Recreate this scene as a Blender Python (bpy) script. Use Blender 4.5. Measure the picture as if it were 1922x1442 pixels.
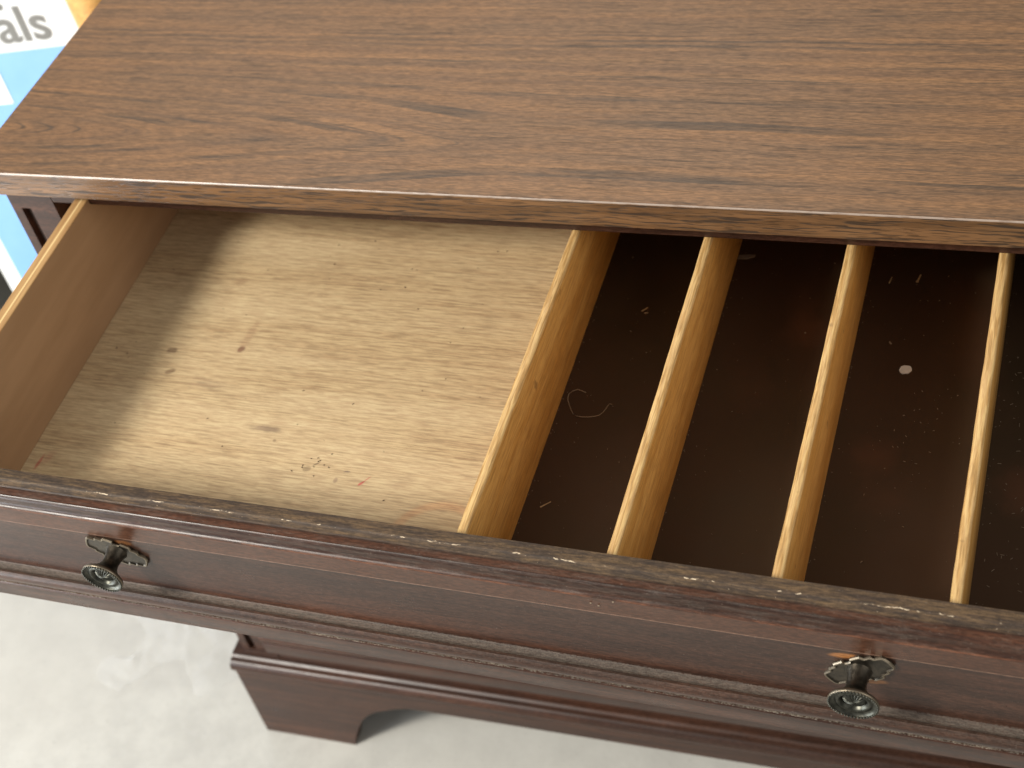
import bpy, bmesh, math, random
from mathutils import Matrix, Vector, Euler

for o in list(bpy.data.objects): bpy.data.objects.remove(o)
scene = bpy.context.scene
COL = scene.collection
random.seed(7)
H = 0.8425                       # height of the dresser top above the floor

# ------------------------------------------------------------------ camera
cam_data = bpy.data.cameras.new('camera')
cam = bpy.data.objects.new('camera', cam_data); COL.objects.link(cam)
cam.rotation_euler = Euler((0.7576, 0.1719, 0.2821), 'XYZ')
cam.location = (0.8068, -0.7821, H + 0.6626)
cam_data.sensor_width = 36.0
cam_data.lens = 2854.74 / 1922 * 36
cam_data.shift_x = 0.65 / 1922
cam_data.shift_y = 59.86 / 1922
cam_data.clip_start = 0.02; cam_data.clip_end = 60
cam_data.dof.use_dof = True
cam_data.dof.focus_distance = 0.98
cam_data.dof.aperture_fstop = 9.5
scene.camera = cam

# ------------------------------------------------------------------ light
world = bpy.data.worlds.new('World'); scene.world = world; world.use_nodes = True
bg = world.node_tree.nodes['Background']
bg.inputs['Color'].default_value = (1.0, 0.985, 0.96, 1); bg.inputs['Strength'].default_value = 0.40

def area(name, loc, target, sx, sy, power, color):
    d = bpy.data.lights.new(name, 'AREA'); d.shape = 'RECTANGLE'; d.size = sx; d.size_y = sy
    d.energy = power; d.color = color
    o = bpy.data.objects.new(name, d); COL.objects.link(o); o.location = loc
    o.rotation_euler = (Vector(target) - Vector(loc)).to_track_quat('-Z', 'Y').to_euler()
    return o
TG = (0.40, -0.05, H - 0.05)
area('key_lamp', (TG[0] - 1.95, TG[1] - 1.98, TG[2] + 2.02), TG, 0.52, 0.80, 150, (1.0, 0.95, 0.87))
area('door_light', (-1.35, -1.15, 0.62), (0.05, -0.1, 0.78), 1.3, 0.9, 54, (0.90, 0.95, 1.0))
area('room_fill', (2.5, -0.9, 2.0), (0.5, -0.05, 0.75), 1.8, 1.8, 20, (1.0, 0.96, 0.90))
area('ceiling_bounce', (-0.25, 1.5, 2.4), (0.2, 0.2, H), 1.5, 1.0, 12, (1.0, 0.93, 0.82))

vs = scene.view_settings
vs.view_transform = 'Standard'; vs.look = 'None'; vs.exposure = 0.0; vs.gamma = 1.0; vs.use_curve_mapping = False
scene.render.engine = 'CYCLES'
scene.render.resolution_x = 1024; scene.render.resolution_y = 768

# ------------------------------------------------------------------ node helper
class NT:
    def __init__(s, name):
        s.m = bpy.data.materials.new(name); s.m.use_nodes = True
        s.t = s.m.node_tree; s.b = s.t.nodes['Principled BSDF']
        s.tc = s.t.nodes.new('ShaderNodeTexCoord')
        s.P = s.tc.outputs['Object']
    def link(s, a, sock):
        if a is None: return
        if isinstance(a, bpy.types.NodeSocket): s.t.links.new(a, sock)
        elif isinstance(a, (tuple, list)):
            v = tuple(a)
            if len(sock.default_value) == 4 and len(v) == 3: v = v + (1,)
            sock.default_value = v
        else: sock.default_value = a
    def math(s, op, a, b=None, c=None, clamp=False):
        n = s.t.nodes.new('ShaderNodeMath'); n.operation = op; n.use_clamp = clamp
        s.link(a, n.inputs[0]); s.link(b, n.inputs[1]); s.link(c, n.inputs[2]); return n.outputs[0]
    def add(s, a, b): return s.math('ADD', a, b)
    def sub(s, a, b): return s.math('SUBTRACT', a, b)
    def mul(s, a, b): return s.math('MULTIPLY', a, b)
    def sep(s, v=None):
        n = s.t.nodes.new('ShaderNodeSeparateXYZ'); s.link(v or s.P, n.inputs[0]); return n.outputs
    def comb(s, x=0., y=0., z=0.):
        n = s.t.nodes.new('ShaderNodeCombineXYZ')
        s.link(x, n.inputs[0]); s.link(y, n.inputs[1]); s.link(z, n.inputs[2]); return n.outputs[0]
    def scale(s, v, xyz):
        n = s.t.nodes.new('ShaderNodeVectorMath'); n.operation = 'MULTIPLY'
        s.link(v, n.inputs[0]); n.inputs[1].default_value = xyz; return n.outputs[0]
    def noise(s, vec=None, scale=1., detail=3., rough=.55, xyz=None, off=None):
        v = vec if vec is not None else s.P
        if xyz: v = s.scale(v, xyz)
        if off:
            n = s.t.nodes.new('ShaderNodeVectorMath'); n.operation = 'ADD'
            s.link(v, n.inputs[0]); n.inputs[1].default_value = off; v = n.outputs[0]
        n = s.t.nodes.new('ShaderNodeTexNoise'); s.link(v, n.inputs['Vector'])
        n.inputs['Scale'].default_value = scale; n.inputs['Detail'].default_value = detail
        n.inputs['Roughness'].default_value = rough; return n.outputs[0]
    def noise1(s, w, scale=1., detail=2., rough=.5):
        n = s.t.nodes.new('ShaderNodeTexNoise'); n.noise_dimensions = '1D'; s.link(w, n.inputs['W'])
        n.inputs['Scale'].default_value = scale; n.inputs['Detail'].default_value = detail
        n.inputs['Roughness'].default_value = rough; return n.outputs[0]
    def step(s, a, lo, hi):                     # smooth 0..1 between lo and hi
        n = s.t.nodes.new('ShaderNodeMapRange'); n.interpolation_type = 'SMOOTHSTEP'
        s.link(a, n.inputs[0]); n.inputs[1].default_value = lo; n.inputs[2].default_value = hi
        return n.outputs[0]
    def mix(s, f, a, b, mode='MIX'):
        n = s.t.nodes.new('ShaderNodeMix'); n.data_type = 'RGBA'; n.blend_type = mode
        s.link(f, n.inputs['Factor']); s.link(a, n.inputs['A']); s.link(b, n.inputs['B'])
        # colour sockets
        for k, v in (('A', a), ('B', b)):
            sk = [i for i in n.inputs if i.name == k and i.type == 'RGBA'][0]; s.link(v, sk)
        return [o for o in n.outputs if o.type == 'RGBA'][0]
    def bump(s, h, strength=.3, dist=.001):
        n = s.t.nodes.new('ShaderNodeBump'); s.link(h, n.inputs['Height'])
        n.inputs['Strength'].default_value = strength; n.inputs['Distance'].default_value = dist
        s.link(n.outputs[0], s.b.inputs['Normal']); return n.outputs[0]
    def out(s, col=None, rough=None, metal=None, spec=None, coat=None):
        s.link(col, s.b.inputs['Base Color']); s.link(rough, s.b.inputs['Roughness'])
        s.link(metal, s.b.inputs['Metallic']); s.link(spec, s.b.inputs['Specular IOR Level'])
        if coat is not None: s.link(coat, s.b.inputs['Coat Weight']); s.b.inputs['Coat Roughness'].default_value = .18
        return s.m
    def grit(s, col, xyz, k):                   # fine fibre-to-fibre variation
        g = s.noise(xyz=xyz, detail=2, rough=.7, off=(1.3, 2.7, .9))
        return s.mix(k, col, s.mix(s.step(g, .40, .60), (.12, .12, .12), (.88, .88, .88)), 'OVERLAY')
    def spot(s, x, y, cx, cy, rx, ry, ang=0., soft=.5, jit=None):   # soft-edged mark
        dx = s.sub(x, cx); dy = s.sub(y, cy); c, sn = math.cos(ang), math.sin(ang)
        u = s.mul(s.add(s.mul(dx, c), s.mul(dy, sn)), 1 / rx); v = s.mul(s.sub(s.mul(dy, c), s.mul(dx, sn)), 1 / ry)
        d = s.math('SQRT', s.add(s.mul(u, u), s.mul(v, v)))
        if jit is not None: d = s.add(d, jit)
        return s.math('SUBTRACT', 1., s.step(d, 1 - soft, 1 + soft))

def mat_top():
    n = NT('walnut_laminate'); x, y, z = n.sep()
    w1 = n.noise(xyz=(1.5, 6, 1), detail=1); w2 = n.noise(xyz=(14, 80, 1), detail=2)
    yw = n.add(y, n.add(n.mul(n.sub(w1, .5), .016), n.mul(n.sub(w2, .5), .0060)))
    dy = n.sub(yw, .058)
    fall = n.math('EXPONENT', n.mul(n.mul(dy, dy), -1 / (.065 ** 2)))
    xs = n.math('SMOOTH_MIN', x, .42, .08)
    hyp = n.math('SQRT', n.add(n.mul(dy, dy), .011 ** 2))
    f = n.add(n.mul(hyp, 92), n.mul(n.mul(xs, 11), fall))
    band = n.noise1(f, 1.5, 2.0, .6)
    line_n = n.noise1(n.add(f, 31.7), 1.7, 1.0)
    line = n.math('SUBTRACT', 1., n.step(n.math('ABSOLUTE', n.sub(line_n, .5)), .003, .020))
    brk = n.step(n.noise(xyz=(7, 60, 1), detail=2, off=(3, 1, 0)), .42, .66)
    line = n.mul(line, n.add(n.mul(brk, .80), .10))
    v = n.comb(x, yw, 0.)
    por = n.step(n.noise(v, xyz=(18, 420, 1), detail=2, rough=.70), .545, .60)
    por2 = n.step(n.noise(v, xyz=(48, 900, 1), detail=1, rough=.6), .55, .61)
    pz = n.step(n.noise(v, xyz=(4, 50, 1), detail=2, off=(0, 9, 0)), .36, .66)
    col = n.mix(n.step(band, .28, .72), (.180, .095, .046), (.265, .136, .058))
    col = n.mix(n.mul(pz, .38), col, (.140, .084, .046))
    col = n.mix(n.mul(por, n.add(n.mul(pz, .50), .14)), col, (.068, .045, .029))
    col = n.mix(n.mul(por2, .32), col, (.085, .054, .034))
    col = n.mix(n.mul(line, .82), col, (.055, .040, .028))
    col = n.grit(col, (110, 900, 1), .30)
    sm = n.noise(scale=7, detail=3)
    n.bump(n.add(n.mul(por, -.6), n.mul(por2, -.4)), .10, .0004)
    return n.out(col, n.add(n.mul(sm, .14), n.add(n.mul(por, .08), .34)), spec=.42)

def mat_edge():
    n = NT('walnut_edge_band'); x, y, z = n.sep()
    w = n.noise(xyz=(14, 1, 90), detail=3)
    zz = n.add(z, n.mul(n.sub(w, .5), .006)); v = n.comb(x, 0., zz)
    a = n.noise(v, xyz=(22, 1, 480), detail=2, rough=.65)
    b = n.noise(v, xyz=(55, 1, 900), detail=1, rough=.6, off=(4, 0, 2))
    c = n.noise(v, xyz=(6, 1, 160), detail=2, off=(1, 0, 8))
    d1 = n.step(a, .54, .585); d2 = n.step(b, .56, .61)
    col = n.mix(n.step(c, .35, .65), (.115, .060, .027), (.190, .100, .045))
    col = n.mix(n.mul(d1, .85), col, (.030, .018, .010)); col = n.mix(n.mul(d2, .6), col, (.045, .026, .014))
    n.bump(n.add(n.mul(d1, -1.), n.mul(d2, -.5)), .35, .0005)
    return n.out(col, n.add(n.mul(d1, .25), .30), spec=.5)

def mat_arris():
    n = NT('worn_laminate_arris'); x, y, z = n.sep()
    a = n.noise(xyz=(60, 300, 300), detail=4)
    return n.out(n.mix(n.step(a, .50, .70), (.33, .26, .21), (.20, .135, .095)), .34)

def mat_mahogany(name='mahogany', dust=False, red=1.0):
    n = NT(name); x, y, z = n.sep()
    w = n.noise(xyz=(2, 8, 8), detail=2)
    zz = n.add(z, n.mul(n.sub(w, .5), .03)); v = n.comb(x, y, zz)
    a = n.noise(v, xyz=(5, 60, 90), detail=3, rough=.6); b = n.noise(v, xyz=(24, 300, 620), detail=3, rough=.6)
    c = n.noise(v, xyz=(1.6, 9, 12), detail=2, off=(2, 3, 4))
    col = n.mix(n.step(a, .32, .68), (.027, .0115, .0072), (.064, .0260, .0145))
    col = n.mix(n.mul(n.step(c, .4, .65), .6), col, (.034, .0185, .0130))
    col = n.mix(n.mul(n.step(b, .53, .60), .50), col, (.018, .009, .006))
    rough = n.add(n.mul(n.noise(scale=30, detail=4), .22), .20)
    if dust:
        Y0 = 0.0                                      # local y: 0 at the back face, negative to the front
        s = n.mul(y, -1.0)
        nz = n.noise(scale=900, detail=3, rough=.7); nl = n.noise(xyz=(45, 400, 400), detail=4, rough=.65)
        # cross-banding joint along the top of the panel
        pan = n.mul(n.step(s, .0135, .0145), n.math('SUBTRACT', 1., n.step(s, .0175, .0185)))
        bnd = n.mul(pan, n.step(z, -.0448, -.0446))
        col = n.mix(n.mul(bnd, .20), col, (.165, .060, .026))
        jl = n.mul(pan, n.math('SUBTRACT', 1., n.step(n.math('ABSOLUTE', n.add(z, .0448)), .0002, .0006)))
        col = n.mix(n.mul(jl, .55), col, (.26, .15, .10))
        # worn, dirty top of the drawer front
        topm = n.mul(n.step(z, -.0075, -.0056), n.math('SUBTRACT', 1., n.step(s, .0122, .0142)))
        col = n.mix(n.mul(topm, .85), col, n.mix(n.step(nl, .38, .66), (.044, .030, .020), (.120, .076, .038)))
        col = n.mix(n.mul(topm, n.mul(n.step(nz, .5, .7), .5)), col, (.030, .021, .015))
        # scratches along the ridge, bare wood
        sl = n.noise(xyz=(26, 0, 0), detail=4, rough=.7, off=(1.7, 0, 0))
        wob = n.mul(n.sub(n.noise(xyz=(130, 0, 0), detail=3), .5), .0030)
        rd = n.math('ABSOLUTE', n.add(n.sub(s, .0085), wob))
        scr = n.mul(n.math('SUBTRACT', 1., n.step(rd, .00012, .00042)), n.step(sl, .515, .55))
        scr = n.mul(scr, n.step(n.noise(xyz=(260, 900, 0), detail=2), .44, .54))
        scr = n.mul(scr, n.step(z, -.0068, -.0060))
        col = n.mix(scr, col, (.56, .45, .31))
        sp = n.mul(n.step(n.noise(scale=620, detail=2, rough=.6, off=(4, 4, 4)), .66, .72), .45)
        col = n.mix(sp, col, (.13, .105, .085))
        # rubbed orange edge under the top moulding
        aw = n.mul(n.step(s, .0195, .0205), n.mul(n.step(z, -.0185, -.0172), n.math('SUBTRACT', 1., n.step(z, -.0163, -.0150))))
        col = n.mix(n.mul(n.mul(aw, .6), n.step(nl, .35, .6)), col, (.20, .062, .022))
        # dust lying in the ledge and grooves
        d1 = n.mul(n.step(z, -.1032, -.1024), n.math('SUBTRACT', 1., n.step(z, -.1022, n_hi)))
        e = n.add(z, n.mul(n.sub(nz, .5), .0060))
        led = n.mul(n.mul(n.step(s, .0145, .0155), n.math('SUBTRACT', 1., n.step(s, .0213, .0218))),
                    n.mul(n.step(z, -.1045, -.1040), n.math('SUBTRACT', 1., n.step(e, -.1016, -.1006))))
        gro = n.mul(n.math('SUBTRACT', 1., n.step(n.math('ABSOLUTE', n.add(n.add(z, n.mul(n.sub(nz, .5), .0022)), .1166)), .0004, .0011)), n.step(s, .020, .0205))
        bead = n.mul(n.mul(n.step(s, .0212, .0218), n.step(e, -.1065, -.1035)), n.math('SUBTRACT', 1., n.step(z, -.1015, -.1005)))
        du = n.math('MAXIMUM', n.mul(led, .80), n.math('MAXIMUM', n.mul(gro, .95), n.mul(bead, .22)))
        tm = n.mul(n.mul(n.step(s, .0125, .0140), n.step(z, -.0175, -.0165)), n.step(nl, .44, .66))
        du = n.math('MAXIMUM', du, n.mul(tm, .30))
        du = n.mul(du, n.add(n.mul(n.step(nz, .36, .6), .55), .45))
        col = n.mix(du, col, (.112, .094, .075))
        col = n.mix(n.mul(n.mul(gro, .6), n.step(nl, .40, .62)), col, (.30, .26, .20))
        for kx, kz, k in ((.7340, -.0505, .65), (.7500, -.0745, .35), (.2480, -.0500, .30)):   # bare stain-free patches round the pulls
            jj = n.mul(n.sub(nl, .5), 1.2)
            col = n.mix(n.mul(n.mul(n.spot(x, z, kx - BASE[0], kz, .0075, .0026, .12, .4, jj), k), pan), col, (.40, .16, .045))
        rough = n.add(rough, n.mul(du, .45))
        rough = n.add(rough, n.mul(topm, .25))
    col = n.grit(col, (220, 900, 900), .30)
    n.bump(n.mul(b, .5), .10, .0005)
    return n.out(col, rough, spec=.32)
n_hi = -.1000

def mat_luan():
    n = NT('luan_plywood'); x, y, z = n.sep()
    w = n.noise(xyz=(3.5, 12, 1), detail=1)
    v = n.comb(x, n.add(y, n.mul(n.sub(w, .5), .012)), 0.)
    a = n.noise(v, xyz=(7, 390, 1), detail=2, rough=.55); b = n.noise(v, xyz=(28, 720, 1), detail=1, rough=.6)
    c = n.noise(v, xyz=(3, 26, 1), detail=3, off=(1, 8, 0))
    col = n.mix(n.step(c, .36, .66), (.595, .450, .262), (.545, .400, .222))
    col = n.mix(n.mul(n.step(a, .49, .57), n.add(n.mul(n.step(c, .38, .62), .26), .20)), col, (.37, .245, .135))
    col = n.mix(n.mul(n.step(b, .56, .61), n.add(n.mul(n.step(c, .38, .62), .40), .12)), col, (.29, .180, .095))
    jit = n.mul(n.sub(n.noise(scale=140, detail=4), .5), 1.3)
    def mark(cx, cy, rx, ry, ang, c, k, soft=.5):
        nonlocal col
        # local origin of the drawer differs from its measuring frame
        col = n.mix(n.mul(n.spot(x, y, cx - BASE[0], cy - BASE[1], rx, ry, ang, soft, jit), k * .72), col, c)
    mark(.1624, -.0542, .0048, .0030, .2, (.10, .05, .03), .8, .25)
    mark(.1717, -.0755, .0045, .0026, .5, (.12, .055, .028), .8, .25)
    mark(.2225, -.0455, .0028, .0034, .0, (.13, .04, .03), .9, .3)
    mark(.2230, -.0300, .0035, .0170, -.06, (.26, .12, .07), .38, .6)
    mark(.1900, .0270, .0060, .0040, .2, (.22, .11, .06), .5, .6)
    mark(.2771, -.1204, .0130, .0028, -.02, (.12, .07, .06), .75, .5)
    mark(.2100, -.0850, .0160, .0050, .0, (.16, .10, .08), .3, .7)
    mark(.3703, -.1589, .0028, .0011, .9, (.50, .02, .05), .95, .3)
    mark(.3735, -.1545, .0034, .0004, .95, (.50, .02, .05), .85, .3)
    mark(.3560, -.1500, .0028, .0007, .1, (.06, .04, .06), .8, .3)
    mark(.3500, -.1590, .0016, .0024, .0, (.16, .09, .08), .6, .4)
    mark(.1045, -.1780, .0014, .0070, -.1, (.45, .06, .05), .85, .4)
    mark(.1105, -.1720, .0035, .0060, -.3, (.40, .10, .08), .35, .6)
    mark(.3240, -.1520, .0030, .0022, .3, (.09, .05, .03), .55, .25)
    mark(.3300, -.1465, .0030, .0006, .7, (.05, .03, .02), .9, .3)
    mark(.2881, -.1303, .0014, .0012, .0, (.14, .07, .04), .7, .3)
    # faint orange ring of an old stain near the front
    dx = n.sub(x, .4420 - BASE[0]); dy = n.sub(y, -.2020 - BASE[1])
    r = n.math('SQRT', n.add(n.mul(dx, dx), n.mul(dy, dy)))
    ring = n.math('SUBTRACT', 1., n.step(n.math('ABSOLUTE', n.sub(r, .034)), .001, .0055))
    col = n.mix(n.mul(ring, .26), col, (.55, .19, .06))
    dark = n.step(n.noise(scale=260, detail=2, rough=.6), .765, .79)
    col = n.mix(dark, col, (.07, .045, .03))
    col = n.grit(col, (60, 900, 1), .22)
    n.bump(n.mul(b, .4), .03, .0003)
    return n.out(col, .52, spec=.35)

def mat_oak(name='oak_divider', axis='y', c1=(.57, .315, .092), c2=(.47, .235, .056), c3=(.31, .138, .032)):
    n = NT(name); x, y, z = n.sep()
    g = (60, 5, 60) if axis == 'y' else (5, 60, 60)
    g2 = tuple(k * 5 for k in g)
    w = n.noise(xyz=(9, 9, 9), detail=2)
    v = n.comb(n.add(x, n.mul(w, .006)), y, n.add(z, n.mul(w, .010)))
    a = n.noise(v, xyz=g, detail=3, rough=.6); b = n.noise(v, xyz=(560, 26, 560) if axis == 'y' else (26, 560, 560), detail=2, rough=.6)
    col = n.mix(n.step(a, .34, .66), c1, c2)
    col = n.mix(n.mul(n.step(b, .53, .62), .50), col, c3)
    if axis == 'y':      # paler colour towards the top edge
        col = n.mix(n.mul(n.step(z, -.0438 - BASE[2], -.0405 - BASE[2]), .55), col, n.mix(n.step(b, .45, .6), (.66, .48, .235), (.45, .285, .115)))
    st = n.step(n.noise(scale=55, detail=3, off=(3, 3, 3)), .68, .74)
    col = n.mix(n.mul(st, .55), col, (.14, .075, .03))
    col = n.grit(col, (1100, 60, 1100) if axis == 'y' else (60, 1100, 1100), .20)
    n.bump(n.add(n.mul(b, -.5), n.mul(a, .5)), .25, .0006)
    return n.out(col, .45, spec=.4)

def mat_liner():
    n = NT('dark_hardboard_liner'); x, y, z = n.sep()
    a = n.noise(scale=22, detail=5, rough=.6); b = n.noise(scale=1500, detail=2); c = n.noise(scale=5, detail=3, off=(2, 2, 0))
    col = n.mix(n.step(a, .3, .7), (.026, .0162, .0084), (.036, .0220, .0112))
    col = n.mix(n.mul(n.step(c, .42, .62), .75), col, (.037, .0170, .0100))
    jit = n.mul(n.sub(n.noise(scale=60, detail=4), .5), 1.6)
    for cx, cy, rx, ry, k in ((.6594, .0282, .012, .014, .75), (.7234, -.0819, .012, .013, .6), (.8191, -.0954, .013, .016, .85),
                              (.652, .050, .010, .02, .25), (.781, .02, .012, .05, .25), (.735, -.115, .014, .012, .3), (.63, -.03, .012, .02, .25)):
        col = n.mix(n.mul(n.spot(x, y, cx - BASE[0], cy - BASE[1], rx, ry, .3, .9, jit), k), col, (.085, .034, .018))
    col = n.mix(n.mul(n.step(b, .62, .74), .40), col, (.07, .047, .030))
    n.b.inputs['Specular Tint'].default_value = (1.0, .70, .46, 1)
    return n.out(col, n.add(n.mul(a, .2), .60), spec=.75)

def mat_flat(name, c, rough=.5, var=.12, sc=40, spec=.4):
    n = NT(name); a = n.noise(scale=sc, detail=4)
    lo = tuple(k * (1 - var) for k in c); hi = tuple(min(1, k * (1 + var)) for k in c)
    n.bump(n.noise(scale=sc * 12, detail=3), .06, .0005)
    return n.out(n.mix(n.step(a, .3, .7), lo, hi), rough, spec=spec)

def mat_side():
    n = NT('drawer_side_board'); x, y, z = n.sep()
    # plies seen on the sawn top edge, in layers across the thickness
    lx = n.add(x, BASE[0] - .0805)
    ply = n.mul(n.step(lx, .0058, .0061), n.math('SUBTRACT', 1., n.step(lx, .0074, .0077)))
    a = n.noise(xyz=(60, 9, 60), detail=4)
    col = n.mix(n.step(a, .3, .7), (.33, .200, .105), (.38, .235, .128))
    topm = n.step(z, -.0345 - BASE[2], -.0338 - BASE[2])
    tc = n.mix(ply, n.mix(n.step(n.noise(xyz=(300, 14, 300), detail=3), .35, .65), (.46, .28, .115), (.36, .20, .08)), (.72, .52, .25))
    col = n.mix(topm, col, tc)
    return n.out(col, .5, spec=.35)

def mat_bronze():
    n = NT('antique_bronze'); geo = n.t.nodes.new('ShaderNodeNewGeometry')
    a = n.noise(scale=320, detail=4); b = n.noise(scale=1600, detail=2)
    edge = n.step(geo.outputs['Pointiness'], .505, .56)
    col = n.mix(n.step(a, .35, .65), (.044, .038, .029), (.080, .067, .050))
    col = n.mix(n.mul(edge, .60), col, (.30, .25, .18))
    n.bump(b, .18, .0004)
    return n.out(col, n.add(n.mul(a, .25), .26), metal=.88)

def mat_rosette():
    n = NT('polished_bronze'); a = n.noise(scale=300, detail=4)
    return n.out(n.mix(n.step(a, .35, .65), (.034, .035, .029), (.075, .074, .060)), .38, metal=.92)

def mat_concrete():
    n = NT('concrete'); a = n.noise(scale=16, detail=6, rough=.68); b = n.noise(scale=1.6, detail=4, off=(3, 1, 0)); c = n.noise(scale=150, detail=3)
    col = n.mix(n.step(a, .3, .7), (.405, .395, .36), (.49, .48, .435))
    col = n.mix(n.mul(n.step(b, .4, .62), .5), col, (.465, .445, .395))
    col = n.mix(n.mul(n.step(c, .64, .75), .45), col, (.30, .29, .265))
    n.bump(n.add(a, n.mul(c, .3)), .25, .002)
    return n.out(col, .62, spec=.35)

def mat_carton():
    n = NT('printed_carton'); x, y, z = n.sep(); a = n.noise(scale=14, detail=3)
    blue = n.mix(n.step(a, .3, .7), (.20, .39, .76), (.23, .43, .80))
    top = n.step(z, CARTON_SPLIT - .0006, CARTON_SPLIT + .0006)
    col = n.mix(top, blue, (.66, .66, .645))
    strip = n.math('SUBTRACT', 1., n.step(x, -.1075, -.1065))
    return n.out(n.mix(strip, col, (.78, .78, .74)), .42, spec=.4)
CARTON_SPLIT = 0.6245

def mat_film():
    n = NT('clear_plastic_film'); b = n.b
    b.inputs['Base Color'].default_value = (.97, .98, 1, 1); b.inputs['Roughness'].default_value = .12
    b.inputs['Transmission Weight'].default_value = .55; b.inputs['IOR'].default_value = 1.1
    b.inputs['Alpha'].default_value = .11; b.inputs['Specular IOR Level'].default_value = .8
    return n.m

# ------------------------------------------------------------------ mesh helpers
def tag(o, label=None, cat=None, group=None, kind=None):
    if label: o['label'] = label
    if cat: o['category'] = cat
    if group: o['group'] = group
    if kind: o['kind'] = kind
    return o
def empty(name, loc, rot=(0, 0, 0)):
    o = bpy.data.objects.new(name, None); COL.objects.link(o); o.location = loc; o.rotation_euler = rot
    o.empty_display_size = .05; return o
def obj(name, bm, mat, parent=None, smooth=False, loc=(0, 0, 0), rot=(0, 0, 0)):
    bmesh.ops.recalc_face_normals(bm, faces=bm.faces[:])
    me = bpy.data.meshes.new(name); bm.to_mesh(me); bm.free()
    me.materials.append(mat)
    if smooth:
        for p in me.polygons: p.use_smooth = True
    o = bpy.data.objects.new(name, me); COL.objects.link(o); o.parent = parent
    o.location = loc; o.rotation_euler = rot
    return o
def box(bm, x0, x1, y0, y1, z0, z1, bev=0.0, seg=2):
    vs = [bm.verts.new((x, y, z)) for x in (x0, x1) for y in (y0, y1) for z in (z0, z1)]
    idx = [(0, 1, 3, 2), (4, 6, 7, 5), (0, 4, 5, 1), (2, 3, 7, 6), (0, 2, 6, 4), (1, 5, 7, 3)]
    fs = [bm.faces.new([vs[i] for i in f]) for f in idx]
    if bev:
        es = {e for f in fs for e in f.edges}
        bmesh.ops.bevel(bm, geom=list(es), offset=bev, segments=seg, profile=.5, affect='EDGES')
    return bm
def boxm(*a, **k): return box(bmesh.new(), *a, **k)
def prism_x(prof, x0, x1, nseg=1, jitter=None):
    """closed (y,z) profile extruded along x"""
    bm = bmesh.new(); rings = []
    for i in range(nseg + 1):
        x = x0 + (x1 - x0) * i / nseg
        rings.append([bm.verts.new((x, y, z)) for y, z in prof])
    m = len(prof)
    for a, b in zip(rings, rings[1:]):
        for j in range(m): bm.faces.new((a[j], a[(j + 1) % m], b[(j + 1) % m], b[j]))
    bm.faces.new(rings[0]); bm.faces.new(rings[-1][::-1]); return bm
def lathe(prof, seg=64, fl=None):
    """(r,h) profile around +z; r may be modulated by fl(r,h,angle)->h offset"""
    bm = bmesh.new(); rings = []
    for r, h in prof:
        if r < 1e-6: rings.append([bm.verts.new((0, 0, h))]); continue
        ring = []
        for k in range(seg):
            a = 2 * math.pi * k / seg
            hh = h + (fl(r, h, a) if fl else 0)
            ring.append(bm.verts.new((r * math.cos(a), r * math.sin(a), hh)))
        rings.append(ring)
    for a, b in zip(rings, rings[1:]):
        if len(a) == 1 or len(b) == 1:
            p, ring = (a[0], b) if len(a) == 1 else (b[0], a)
            for k in range(seg): bm.faces.new((p, ring[k], ring[(k + 1) % seg]))
        else:
            for k in range(seg): bm.faces.new((a[k], a[(k + 1) % seg], b[(k + 1) % seg], b[k]))
    return bm
def shade_auto(o, ang=35):
    for p in o.data.polygons: p.use_smooth = True
    es = o.data.attributes.get('sharp_edge') or o.data.attributes.new('sharp_edge', 'BOOLEAN', 'EDGE')
    bm = bmesh.new(); bm.from_mesh(o.data)
    for e in bm.edges:
        s = len(e.link_faces) != 2 or e.calc_face_angle(0) > math.radians(ang)
        es.data[e.index].value = s
    bm.free()
def tube(pts, r, seg=6):
    bm = bmesh.new(); rings = []
    for i, p in enumerate(pts):
        p = Vector(p); t = (Vector(pts[min(i + 1, len(pts) - 1)]) - Vector(pts[max(i - 1, 0)])).normalized()
        a = t.orthogonal().normalized(); b = t.cross(a)
        rings.append([bm.verts.new(p + (a * math.cos(k * 2 * math.pi / seg) + b * math.sin(k * 2 * math.pi / seg)) * r) for k in range(seg)])
    for a, b in zip(rings, rings[1:]):
        for k in range(seg): bm.faces.new((a[k], a[(k + 1) % seg], b[(k + 1) % seg], b[k]))
    bm.faces.new(rings[0]); bm.faces.new(rings[-1]); return bm
def copy_tree(o, parent=None):
    c = o.copy(); COL.objects.link(c); c.parent = parent
    for ch in list(o.children): copy_tree(ch, c)
    return c

# drawer measuring frame: x along the front, y to the back, z down from the dresser top
PITCH, YAW = 0.0495, -0.023
RD = Euler((PITCH, 0, YAW), 'XYZ').to_matrix()
D = 0.2533
BASE = Vector((0.497, -D, -0.1635))          # the drawer root sits at the foot of its front
def L(x, y, z): return (x - BASE[0], y - BASE[1], z - BASE[2])

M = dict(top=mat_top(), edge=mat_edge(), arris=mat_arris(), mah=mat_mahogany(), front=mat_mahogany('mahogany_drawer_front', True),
         luan=mat_luan(), oak=mat_oak(), liner=mat_liner(), side=mat_side(), bronze=mat_bronze(), rosette=mat_rosette(),
         concrete=mat_concrete(), carton=mat_carton(), film=mat_film(),
         dark=mat_flat('unfinished_dark_board', (.10, .065, .04), .7),
         pine=mat_oak('orange_pine', 'x', (.62, .34, .10), (.52, .26, .07), (.36, .17, .05)),
         ink=mat_flat('grey_print', (.17, .165, .15), .5, .05), white=mat_flat('white_print', (.85, .85, .84), .45, .03),
         bin=mat_flat('dark_plastic', (.055, .050, .042), .55), chip=mat_flat('white_paint_chip', (.80, .77, .72), .6, .06, 300),
         thread=mat_flat('tan_fibre', (.36, .27, .18), .6), sliver=mat_flat('pale_wood_sliver', (.50, .34, .18), .6),
         dust=mat_flat('dust_specks', (.30, .23, .16), .8))

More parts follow.
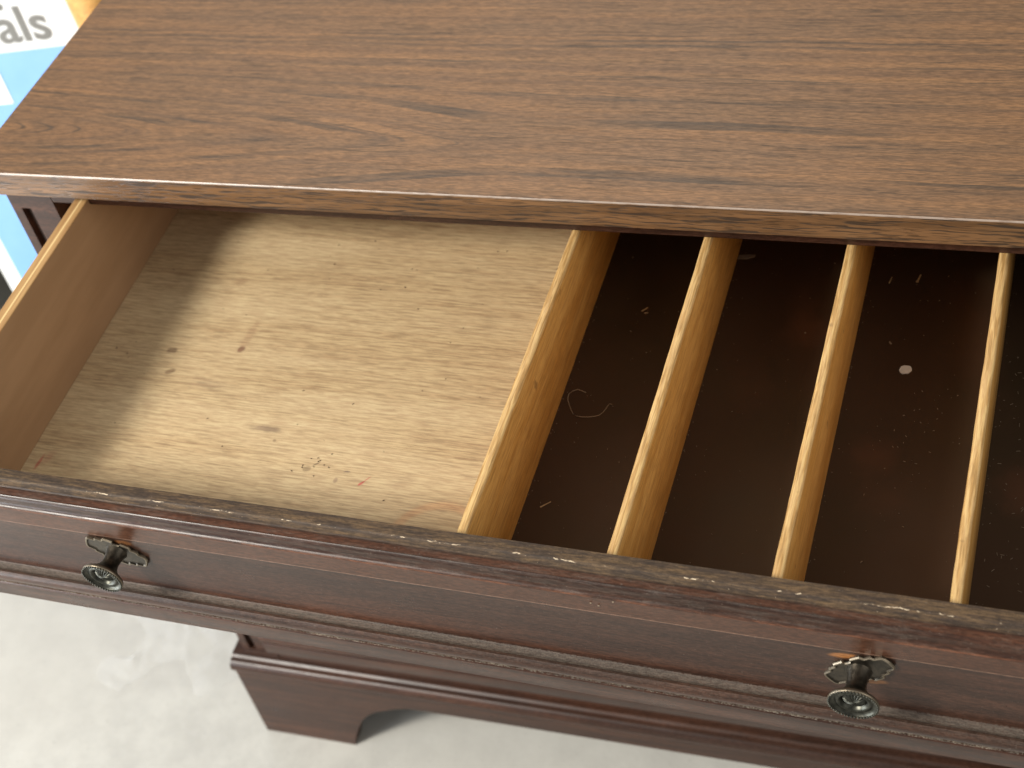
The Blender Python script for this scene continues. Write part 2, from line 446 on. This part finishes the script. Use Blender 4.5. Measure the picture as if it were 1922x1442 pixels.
# ------------------------------------------------------------------ the ground
bm = bmesh.new()
vs_ = [bm.verts.new((x, y, 0)) for x, y in ((-4, -4), (5, -4), (5, 5), (-4, 5))]; bm.faces.new(vs_)
tag(obj('floor', bm, M['concrete']), kind='structure')

# ------------------------------------------------------------------ dresser
W = 0.994
dr = empty('dresser', (W / 2, 0.23, 0))
tag(dr, 'dark brown wooden dresser with wood-grain laminate top and bracket feet', 'dresser')
def part(name, bm, m, parent=dr, smooth=False):
    o = obj(name, bm, m, parent, smooth)
    o.location = (0, 0, 0)
    # geometry is given with x from the left edge, y from the front edge, z down from the top
    me = o.data; off = Vector((-W / 2, -0.23, H))
    if parent is not dr: off = Vector((0, 0, 0))
    for v in me.vertices: v.co += off
    return o
# the material textures are laid out from the left front corner of the top
def part_tex(name, bm, m, origin, parent=dr):
    o = obj(name, bm, m, parent); o.location = Vector(origin) + Vector((-W / 2, -0.23, H)); return o
T = 0.022
bm = bmesh.new()
box(bm, 0, W, .0011, .47, -T, 0)
part_tex('top', bm, M['top'], (0, 0, 0))
bm = boxm(0, W, 0, .0014, -T, -.0012)
part_tex('edge_band', bm, M['edge'], (0, 0, 0))
# worn arris between top sheet and edge band, a slightly ragged chamfer strip
bm = bmesh.new(); rr = random.Random(3); prev = None; N = 240
for i in range(N + 1):
    x = W * i / N; j = rr.uniform(-.00012, .00012)
    ring = [bm.verts.new(c) for c in ((x, -.00004 + j * .3, -.00120), (x, .00016 + j * .5, -.00050), (x, .00062 + j * .6, .00004), (x, .0013, -.0005), (x, .0012, -.0014))]
    if prev:
        for k in range(5): bm.faces.new((prev[k], prev[(k + 1) % 5], ring[(k + 1) % 5], ring[k]))
    prev = ring
part_tex('worn_edge', bm, M['arris'], (0, 0, 0))
bm = boxm(-.0012, -.0001, .0016, .47, -T, -.0006); part_tex('edge_band', bm, M['edge'], (0, 0, 0))
# carcass
part('side_panel', boxm(.0135, .027, .034, .455, -.742, -T - .0004), M['mah'])
part('side_panel', boxm(W - .027, W - .0135, .034, .455, -.742, -T - .0004), M['mah'])
part('back_panel', boxm(.0272, W - .0272, .445, .453, -.74, -T - .0006), M['dark'])
part('rail', boxm(.0575, W - .0575, .012, .034, -.0382, -T - .0005, bev=.0012), M['mah'])
def stile(x0, x1, flip):
    # fluted face-frame stile: groove with an inner raised fillet
    prof = [(x0, .014), (x0 + .0085, .014), (x0 + .0092, .0205), (x0 + .0118, .0215), (x0 + .0140, .0205), (x0 + .0160, .0175),
            (x0 + .0166, .0150), (x0 + .0330, .0148), (x0 + .0336, .0140), (x1, .014), (x1, .0338), (x0, .0338)]
    if flip: prof = [(x0 + x1 - a, b) for a, b in prof]
    bm = bmesh.new(); rings = []
    for z in (-.0475, -.6850): rings.append([bm.verts.new((a, b, z)) for a, b in prof])
    m = len(prof)
    for j in range(m): bm.faces.new((rings[0][j], rings[0][(j + 1) % m], rings[1][(j + 1) % m], rings[1][j]))
    bm.faces.new(rings[0]); bm.faces.new(rings[1])
    box(bm, x0, x1, .014, .0338, -.0474, -T - .0006); box(bm, x0, x1, .014, .0338, -.6945, -.6851)
    return part('stile', bm, M['mah'])
stile(.0135, .0555, False); stile(W - .0555, W - .0135, True)
for z in (-.1700, -.4098): part('dust_board', boxm(.0273, W - .0273, .038, .444, z - .006, z), M['dark'])
# base moulding and bracket feet
mold = [(.034, -.6948), (.0120, -.6948), (.0095, -.6953), (.0080, -.6970), (.0062, -.6976), (.0034, -.6981), (.0008, -.6996), (-.0012, -.7022), (-.0024, -.7056), (-.0026, -.7090),
        (-.0014, -.7118), (.0006, -.7132), (.034, -.7132)]
part('rail', boxm(.0557, W - .0557, .0150, .0336, -.6945, -.6600), M['mah'])
bmo = part('base_moulding', prism_x(mold, -.0022, W + .0022), M['mah'], smooth=False); shade_auto(bmo, 40)
def apron():
    bm = bmesh.new()
    zt, zb = -.7133, -H + .0005
    half = [(.0, zb), (.1150, zb), (.1195, -.826), (.1245, -.813), (.1300, -.800), (.1360, -.788), (.1430, -.7765), (.1500, -.768), (.1590, -.7605), (.1690, -.7545), (.1800, -.7490), (.1900, -.7440), (.2000, -.7400), (.2100, -.7387)]
    prev = None
    low = half + [(W - a, b) for a, b in half[::-1]]
    for a, b in low:
        ring = [bm.verts.new((a, .0005, zt)), bm.verts.new((a, .0005, b)), bm.verts.new((a, .0195, b)), bm.verts.new((a, .0195, zt))]
        if prev:
            for k in range(4): bm.faces.new((prev[k], prev[(k + 1) % 4], ring[(k + 1) % 4], ring[k]))
        else: bm.faces.new(ring)
        prev = ring
    bm.faces.new(prev)
    return bm
part('bracket_apron', apron(), M['mah'])
for x0 in (.0004, W - .0194):
    bm = bmesh.new()
    sh = [(.0197, -H + .0005), (.115, -H + .0005), (.122, -.80), (.15, -.765), (.19, -.742), (.27, -.742), (.31, -.765), (.338, -.80), (.345, -H + .0005), (.452, -H + .0005), (.452, -.7134), (.0197, -.7134)]
    f = [bm.verts.new((x0, a, b)) for a, b in sh]; g = [bm.verts.new((x0 + .019, a, b)) for a, b in sh]; n = len(sh)
    for i in range(n): bm.faces.new((f[i], f[(i + 1) % n], g[(i + 1) % n], g[i]))
    a_, b_ = bm.faces.new(f), bm.faces.new(g); bmesh.ops.triangulate(bm, faces=[a_, b_])
    part('foot', bm, M['mah'])

# ------------------------------------------------------------------ drawers
def front_profile(extra=0.0):
    # (s forward of the back face, z) ; extra stretches the panel
    P = [(0, -.0036), (.0040, -.0034), (.0078, -.0036), (.0085, -.0040), (.0098, -.0046), (.0124, -.0052), (.0130, -.0062), (.0150, -.0063),
         (.0168, -.0068), (.0178, -.0072), (.0186, -.0072), (.0196, -.0079), (.0203, -.0092), (.0205, -.0108), (.0206, -.0126), (.0211, -.0142), (.0220, -.0152), (.0231, -.0157), (.0233, -.0170), (.0224, -.0178),
         (.0185, -.0184), (.0165, -.0196), (.0160, -.0212)]
    Q = [(.0160, -.1005), (.0163, -.1014), (.0172, -.1019), (.0203, -.1024), (.0207, -.1040), (.0214, -.1041), (.0220, -.1026), (.0238, -.1025),
         (.0252, -.1038), (.0262, -.1060), (.0264, -.1085), (.0258, -.1115), (.0244, -.1140), (.0226, -.1155), (.0214, -.1162), (.0216, -.1171), (.0238, -.1174),
         (.0245, -.1184), (.0245, -.1340), (.0238, -.1352), (.0225, -.1355), (0, -.1355)]
    return [(-s, z) for s, z in P] + [(-s, z - extra) for s, z in Q]
KB = {}
def make_knob(parent, loc, plate_rot):
    """pull with ornate back plate; local +z points out of the drawer front"""
    if not KB:
        st = [(.0078, .0016), (.0068, .0040), (.0060, .0075), (.0057, .0110), (.0062, .0140), (.0078, .0168), (.0102, .0190), (.0128, .0206),
              (.0143, .0217), (.0149, .0229), (.0148, .0239), (.0143, .0244), (.0134, .0243)]
        k = obj('knob', lathe(st, 48), M['bronze'], None, True); KB['stem'] = k
        fc = [(.0136, .0241), (.0128, .0231), (.0118, .0224), (.0108, .0224), (.0100, .0231), (.0091, .0233), (.0083, .0226), (.0076, .0212), (.0070, .0203)]
        obj('dished_face', lathe(fc, 48), M['rosette'], k, True)
        NP = 18
        rs = [(.0071, .0203), (.0060, .0211), (.0046, .0219), (.0030, .0226), (.0014, .0231), (0, .0233)]
        obj('rosette', lathe(rs, NP * 6, lambda r, h, a: 0.0011 * abs(math.cos(a * NP / 2)) * min(1, r / .004) - .0004), M['rosette'], k, True)
        bm = bmesh.new(); NB = 46
        for i in range(NB):
            a = 2 * math.pi * i / NB
            bmesh.ops.create_uvsphere(bm, u_segments=8, v_segments=6, radius=.00078, matrix=Matrix.Translation((.01405 * math.cos(a), .01405 * math.sin(a), .02445)))
        obj('beaded_rim', bm, M['rosette'], k, True)
        # plate: outline with notched tabs, raised rim
        qd = [(0, .0100), (.0022, .0103), (.0030, .0124), (.0098, .0120), (.0112, .0094), (.0158, .0090), (.0168, .0068), (.0216, .0060), (.0228, .0042), (.0232, 0)]
        o1 = qd + [(a, -b) for a, b in qd[-2::-1]]
        out = o1 + [(-a, -b) for a, b in o1[1:-1]]
        def ring(sc, dz, d):
            r = []
            for a, b in out:
                l = math.hypot(a, b); kx = max(0, (l - d) / l); r.append((a * kx, b * kx, dz))
            return r
        bm = bmesh.new()
        rr_ = [[bm.verts.new(c) for c in ring(1, z, d)] for z, d in ((0, .0006), (.0016, 0), (.0025, .0006), (.0025, .0015), (.0016, .0024))]
        n = len(out)
        for a, b in zip(rr_, rr_[1:]):
            for i in range(n): bm.faces.new((a[i], a[(i + 1) % n], b[(i + 1) % n], b[i]))
        c = bm.verts.new((0, 0, .0019))
        for i in range(n): bm.faces.new((rr_[-1][i], rr_[-1][(i + 1) % n], c))
        p = obj('back_plate', bm, M['bronze'], k); shade_auto(p, 40)
        kn = k
    else:
        kn = copy_tree(KB['stem'])
    kn.parent = parent; kn.location = loc; kn.rotation_euler = (math.pi / 2, 0, 0)
    for ch in kn.children:
        if ch.name.startswith('back_plate'): ch.rotation_euler = (0, 0, plate_rot)
    return kn

FX0, FX1 = .0600, W - .0600
# --- the open drawer
top_dr = empty('drawer', Vector((0, 0, H)) + RD @ BASE, (PITCH, 0, YAW))
tag(top_dr, 'open top drawer with slim wooden dividers over a dark board floor', 'drawer')
def dpart(name, bm, m, smooth=False):
    o = obj(name, bm, m, top_dr, smooth)
    for v in o.data.vertices: v.co -= BASE
    return o
def dfront(parent, loc, extra):
    o = obj('drawer_front', prism_x(front_profile(extra), FX0 - BASE[0], FX1 - BASE[0]), M['front'] if extra == 0 else M['mah'], parent, loc=loc)
    shade_auto(o, 32); return o
# in the front's own frame y=0 is its back face and z=0 lies 28 mm under the dresser top
dfront(top_dr, (0, 0, -.028 - BASE[2]), 0)
SX0 = .0805
bm = bmesh.new(); box(bm, SX0, SX0 + .012, -D, .172, -.158, -.0332, bev=.0008, seg=2); dpart('drawer_side', bm, M['side'])
bm = bmesh.new(); box(bm, W - SX0 - .012, W - SX0, -D, .172, -.158, -.0332, bev=.0008, seg=2); dpart('drawer_side', bm, M['dark'])
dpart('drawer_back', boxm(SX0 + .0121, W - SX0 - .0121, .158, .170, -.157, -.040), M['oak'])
dpart('drawer_bottom', boxm(SX0 + .0122, .4916, -D + .0003, .1577, -.1355, -.1305), M['luan'])
dpart('liner_board', boxm(.4918, W - SX0 - .0122, -D + .0003, .1577, -.1354, -.1304), M['liner'])
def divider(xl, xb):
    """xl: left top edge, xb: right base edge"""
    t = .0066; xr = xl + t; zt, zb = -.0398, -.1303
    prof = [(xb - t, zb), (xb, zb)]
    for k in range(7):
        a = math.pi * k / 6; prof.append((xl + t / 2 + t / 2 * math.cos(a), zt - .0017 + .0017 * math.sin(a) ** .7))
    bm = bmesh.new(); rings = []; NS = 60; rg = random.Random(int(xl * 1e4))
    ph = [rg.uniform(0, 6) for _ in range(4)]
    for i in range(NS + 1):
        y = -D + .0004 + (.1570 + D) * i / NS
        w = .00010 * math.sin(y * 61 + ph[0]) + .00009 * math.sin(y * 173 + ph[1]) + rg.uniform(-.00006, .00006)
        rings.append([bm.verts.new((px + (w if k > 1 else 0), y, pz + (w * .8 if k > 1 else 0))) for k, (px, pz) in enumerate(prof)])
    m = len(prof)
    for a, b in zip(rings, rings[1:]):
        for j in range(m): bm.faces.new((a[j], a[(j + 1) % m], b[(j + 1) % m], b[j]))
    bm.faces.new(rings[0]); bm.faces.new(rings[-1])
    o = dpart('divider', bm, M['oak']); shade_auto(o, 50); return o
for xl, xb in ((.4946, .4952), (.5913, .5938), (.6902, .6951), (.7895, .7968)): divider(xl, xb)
make_knob(top_dr, L(.2405, -D - .0160, -.0880), math.radians(-21))
make_knob(top_dr, L(.7430, -D - .0160, -.0900), math.radians(39))

# --- closed drawers below
for i, (zt, ex, lab) in enumerate(((-.1725, .1000, 'closed middle drawer of the dresser below the open drawer'), (-.4105, .1120, 'closed bottom drawer just above the base moulding'))):
    rt = empty('drawer', (BASE[0], .020, H + zt - .1355 - ex)); tag(rt, lab, 'drawer')
    dfront(rt, (0, 0, .1355 + ex), ex)
    bx = boxm(SX0 - BASE[0], W - SX0 - BASE[0], .0005, .40, .02, .1355 + ex - .012); obj('drawer_box', bx, M['dark'], rt)
    for kx in (.2405, .7430): make_knob(rt, (kx - BASE[0], -.0160, (.1355 + ex) / 2 + .008), 0)

# ------------------------------------------------------------------ things lying in the drawer
FZ = -.1303
RW = RD.to_4x4(); RW.translation = Vector((0, 0, H))
def lay(name, bm, m, x, y, z, label, cat, group=None, smooth=False):
    o = obj(name, bm, m, None, smooth)
    o.matrix_world = RW @ Matrix.Translation((x, y, z))
    return tag(o, label, cat, group)
rg = random.Random(11)
bm = bmesh.new(); n = 13; top = []; bot = []
for i in range(n):
    a = 2 * math.pi * i / n; r = .0046 * rg.uniform(.82, 1.1)
    top.append(bm.verts.new((r * math.cos(a), r * .9 * math.sin(a), .0007))); bot.append(bm.verts.new((r * math.cos(a), r * .9 * math.sin(a), 0)))
for i in range(n): bm.faces.new((bot[i], bot[(i + 1) % n], top[(i + 1) % n], top[i]))
bm.faces.new(top); bm.faces.new(bot)
lay('paint_chip', bm, M['chip'], .7337, -.0018, FZ + .0001, 'small white paint chip on the dark board between the last two dividers', 'chip')
bm = bmesh.new(); sh = [(-.006, -.0025), (.001, -.002), (.0065, .0008), (.0068, .003), (.003, .0030), (-.006, .0015)]
t_ = [bm.verts.new((a, b, .0006)) for a, b in sh]; b_ = [bm.verts.new((a, b, 0)) for a, b in sh]
for i in range(6): bm.faces.new((b_[i], b_[(i + 1) % 6], t_[(i + 1) % 6], t_[i]))
bm.faces.new(t_); bm.faces.new(b_)
lay('glue_flake', bm, mat_flat('grey_glue', (.22, .17, .125), .6), .6005, .098, FZ + .0001, 'greyish flake at the far foot of the second divider', 'flake')
pts = [(.512, -.0529), (.5085, -.0519), (.5054, -.0512), (.502, -.053), (.4998, -.0556), (.4998, -.059), (.5005, -.0617), (.503, -.0662), (.5053, -.0703), (.508, -.0741), (.511, -.0761),
       (.5155, -.0762), (.5201, -.0753), (.524, -.0740), (.5273, -.0723), (.5295, -.0690), (.5308, -.0657), (.5316, -.0628), (.5325, -.0614), (.5340, -.0616), (.5354, -.0636)]
bm = tube([(a - .515, b + .065, .0004 + .0004 * math.sin(i * .8)) for i, (a, b) in enumerate(pts)], .00024)
lay('thread', bm, M['thread'], .515, -.065, FZ + .0002, 'curled tan thread on the dark board right of the first divider', 'thread', smooth=True)
def splinter(x, y, l, w, ang, label):
    bm = boxm(-l / 2, l / 2, -w / 2, w / 2, 0, .0006, bev=.0002, seg=1)
    for v in bm.verts:
        if v.co.x > 0: v.co.y *= .55
    o = lay('splinter', bm, M['sliver'], x, y, FZ + .0001, label, 'splinter', 'wood splinters in the drawer')
    o.matrix_world = o.matrix_world @ Matrix.Rotation(ang, 4, 'Z')
splinter(.5106, -.1562, .0085, .0011, .75, 'pale wood splinter near the front between the first two dividers')
splinter(.5352, .0345, .0060, .0010, .85, 'longer of two pale splinters right of the first divider, farther back')
splinter(.5372, .0310, .0030, .0010, .2, 'tiny stub splinter beside a longer one right of the first divider')
splinter(.7313, .0890, .0085, .0018, 1.35, 'reddish splinter far back between the third and fourth dividers')
splinter(.7113, .0850, .0070, .0011, 1.4, 'thin dull splinter far back near the third divider')
# dust and lint nobody could count
bm = bmesh.new()
def speck(x, y, l, w, a, z=FZ):
    c, s = math.cos(a), math.sin(a)
    q4 = [(-l, -w), (l, -w), (l * .8, w), (-l * .7, w)]
    lo = [bm.verts.new((x + px * c - py * s, y + px * s + py * c, z + .00005)) for px, py in q4]
    hi = [bm.verts.new((x + (px * c - py * s) * .8, y + (px * s + py * c) * .8, z + .00035)) for px, py in q4]
    for i in range(4): bm.faces.new((lo[i], lo[(i + 1) % 4], hi[(i + 1) % 4], hi[i]))
    bm.faces.new(hi)
rg = random.Random(5)
for i in range(520):
    x = rg.uniform(.503, .905)
    if any(abs(x - d) < .007 for d in (.4975, .594, .695, .795)): continue
    if x < .66 and rg.random() < .35: continue
    y = rg.uniform(-.245, .15)
    l = .00018 * math.exp(rg.gauss(0, .45)); speck(x, y, l * (2.6 if rg.random() < .25 else 1), l * rg.uniform(.5, 1), rg.uniform(0, 3.14))
for db in (.4952, .5938, .6951, .7968):          # fluff gathered along the dividers
    for i in range(34): speck(db + .0006 + abs(rg.gauss(0, .0022)), rg.uniform(-.245, .13), rg.uniform(.0002, .0007), .00014, rg.uniform(0, 3.14))
for i in range(70):
    speck(rg.uniform(.802, .835), rg.uniform(-.235, .02), rg.uniform(.0005, .0018), .00016, rg.uniform(0, 3.14))
for i in range(26):
    speck(rg.gauss(.745, .012), rg.gauss(-.05, .03), rg.uniform(.0004, .0010), .00022, rg.uniform(0, 3.14))
for px, pz in ((.5841, -.0626), (.5889, -.0642), (.5988, -.0575)):
    for k in range(1):
        q4 = [(-.0007, -.0003), (.0007, -.0002), (.0006, .0003), (-.0006, .0003)]
        f = [bm.verts.new((px + a, -D - .0162, pz - .0 + b)) for a, b in q4]; g = [bm.verts.new((px + a * .8, -D - .0167, pz + b * .8)) for a, b in q4]
        for i in range(4): bm.faces.new((f[i], f[(i + 1) % 4], g[(i + 1) % 4], g[i]))
        bm.faces.new(g)
for i in range(60): speck(rg.uniform(.10, .85), -D - rg.uniform(.001, .0125), rg.uniform(.0002, .0005), .00018, rg.uniform(-.3, .3), z=-.0330 if rg.random() < .5 else -.0334)
o = obj('dust_specks', bm, M['dust']); o.matrix_world = RW
tag(o, 'scattered pale dust and lint on the dark boards of the open drawer', 'dust', kind='stuff')
bm = bmesh.new()
for i in range(46):
    speck(rg.uniform(.11, .48), rg.uniform(-.23, .13), rg.uniform(.0003, .0011), rg.uniform(.0002, .0004), rg.uniform(.3, 1.2), z=-.1304)
for i in range(12):
    speck(rg.gauss(.327, .006), rg.gauss(-.150, .005), rg.uniform(.0003, .0009), .0003, rg.uniform(0, 3))
o = obj('dirt_specks', bm, mat_flat('dark_dirt', (.06, .04, .025), .8)); o.matrix_world = RW
tag(o, 'dark dirt crumbs on the pale plywood drawer bottom', 'dirt', kind='stuff')

# ------------------------------------------------------------------ background: carton, post, bin, film
P0 = Vector((-.30689, .48045, 0)); A = math.radians(12.605)
U = Vector((math.cos(A), math.sin(A), 0)); V = Vector((-math.sin(A), math.cos(A), 0))
cx = (-.182 + .0745) / 2
ct = empty('carton', P0 + U * cx + V * .11, (0, 0, A)); tag(ct, 'tall blue and white printed carton standing behind the dresser', 'carton')
hw = (.0745 + .182) / 2
obj('carton_body', boxm(-hw, hw, -.11, .11, .0005, .815, bev=.0015), M['carton'], ct)
def text_mesh(name, body, size, mat, parent, loc, spacing=1.0, shear=0):
    cu = bpy.data.curves.new(name, 'FONT'); cu.body = body; cu.size = size; cu.extrude = .0002; cu.align_x = 'RIGHT'; cu.offset = .0011; cu.space_character = spacing
    tmp = bpy.data.objects.new('tmp', cu); COL.objects.link(tmp)
    dg = bpy.context.evaluated_depsgraph_get(); me = bpy.data.meshes.new_from_object(tmp.evaluated_get(dg))
    bpy.data.objects.remove(tmp); me.materials.clear(); me.materials.append(mat); me.name = name
    o = bpy.data.objects.new(name, me); COL.objects.link(o); o.parent = parent; o.location = loc; o.rotation_euler = (math.pi / 2, 0, 0); return o
text_mesh('lettering', 'ials', .064, M['ink'], ct, (.034 - cx, -.1104, .6370), 1.0)
text_mesh('lettering', '.', .060, M['ink'], ct, (-.009 - cx, -.1104, .6800))
obj('letter_stroke', boxm(-.085 - cx, -.0525 - cx, -.1107, -.1101, .556, .612), M['white'], ct)
bm = lathe([(0, 0), (.020, 0), (.020, .04), (.024, .3), (.030, .55), (.034, .70), (.038, .78), (.036, .84), (.0, .84)], 32)
pd = cam.location  # only used to place the post a little behind the carton
post = obj('post', bm, M['pine'], None, True); post.location = P0 + U * .1125 + V * -.02; post.location.z = .0005
tag(post, 'round orange pine post beside the blue and white carton', 'post')
bm = bmesh.new(); lo = [(-.20, -.14), (.20, -.14), (.20, .14), (-.20, .14)]
rings = []
for z, k, in ((0.0005, .90), (.40, 1.0), (.405, 1.04), (.43, 1.04), (.43, .97), (.02, .87)): rings.append([bm.verts.new((a * k, b * k, z)) for a, b in lo])
for a, b in zip(rings, rings[1:]):
    for i in range(4): bm.faces.new((a[i], a[(i + 1) % 4], b[(i + 1) % 4], b[i]))
bm.faces.new(rings[0]); bm.faces.new(rings[-1])
o = obj('bin', bm, M['bin']); o.location = P0 + U * -.43 + V * .17; o.rotation_euler = (0, 0, A)
tag(o, 'dark plastic bin left of the blue and white carton', 'bin')
# crumpled clear film on the floor
bm = bmesh.new(); NX, NY = 44, 30; rg = random.Random(21); vv = []
import mathutils
for j in range(NY + 1):
    row = []
    for i in range(NX + 1):
        u, v = i / NX, j / NY
        x = (u - .5) * .20 * (1 + .35 * math.sin(v * 9)); y = (v - .5) * .12 * (1 + .4 * math.sin(u * 11 + 1))
        p = Vector((x * 16, y * 16, 3.1))
        h = abs(mathutils.noise.noise(p)) * .040 + abs(mathutils.noise.noise(p * 2.6)) * .022
        ed = min(u, 1 - u, v, 1 - v) * 6
        x += mathutils.noise.noise(p * 1.3 + Vector((9, 0, 0))) * .022; y += mathutils.noise.noise(p * 1.3 + Vector((0, 9, 0))) * .022
        row.append(bm.verts.new((x, y, .002 + h * min(1, ed + .25))))
    vv.append(row)
for j in range(NY):
    for i in range(NX): bm.faces.new((vv[j][i], vv[j][i + 1], vv[j + 1][i + 1], vv[j + 1][i]))
o = obj('plastic_film', bm, M['film'], None); o.location = (-.140, .115, .0005); o.rotation_euler = (0, 0, .25)
tag(o, 'crumpled clear plastic film on the concrete beside the dresser foot', 'plastic film')
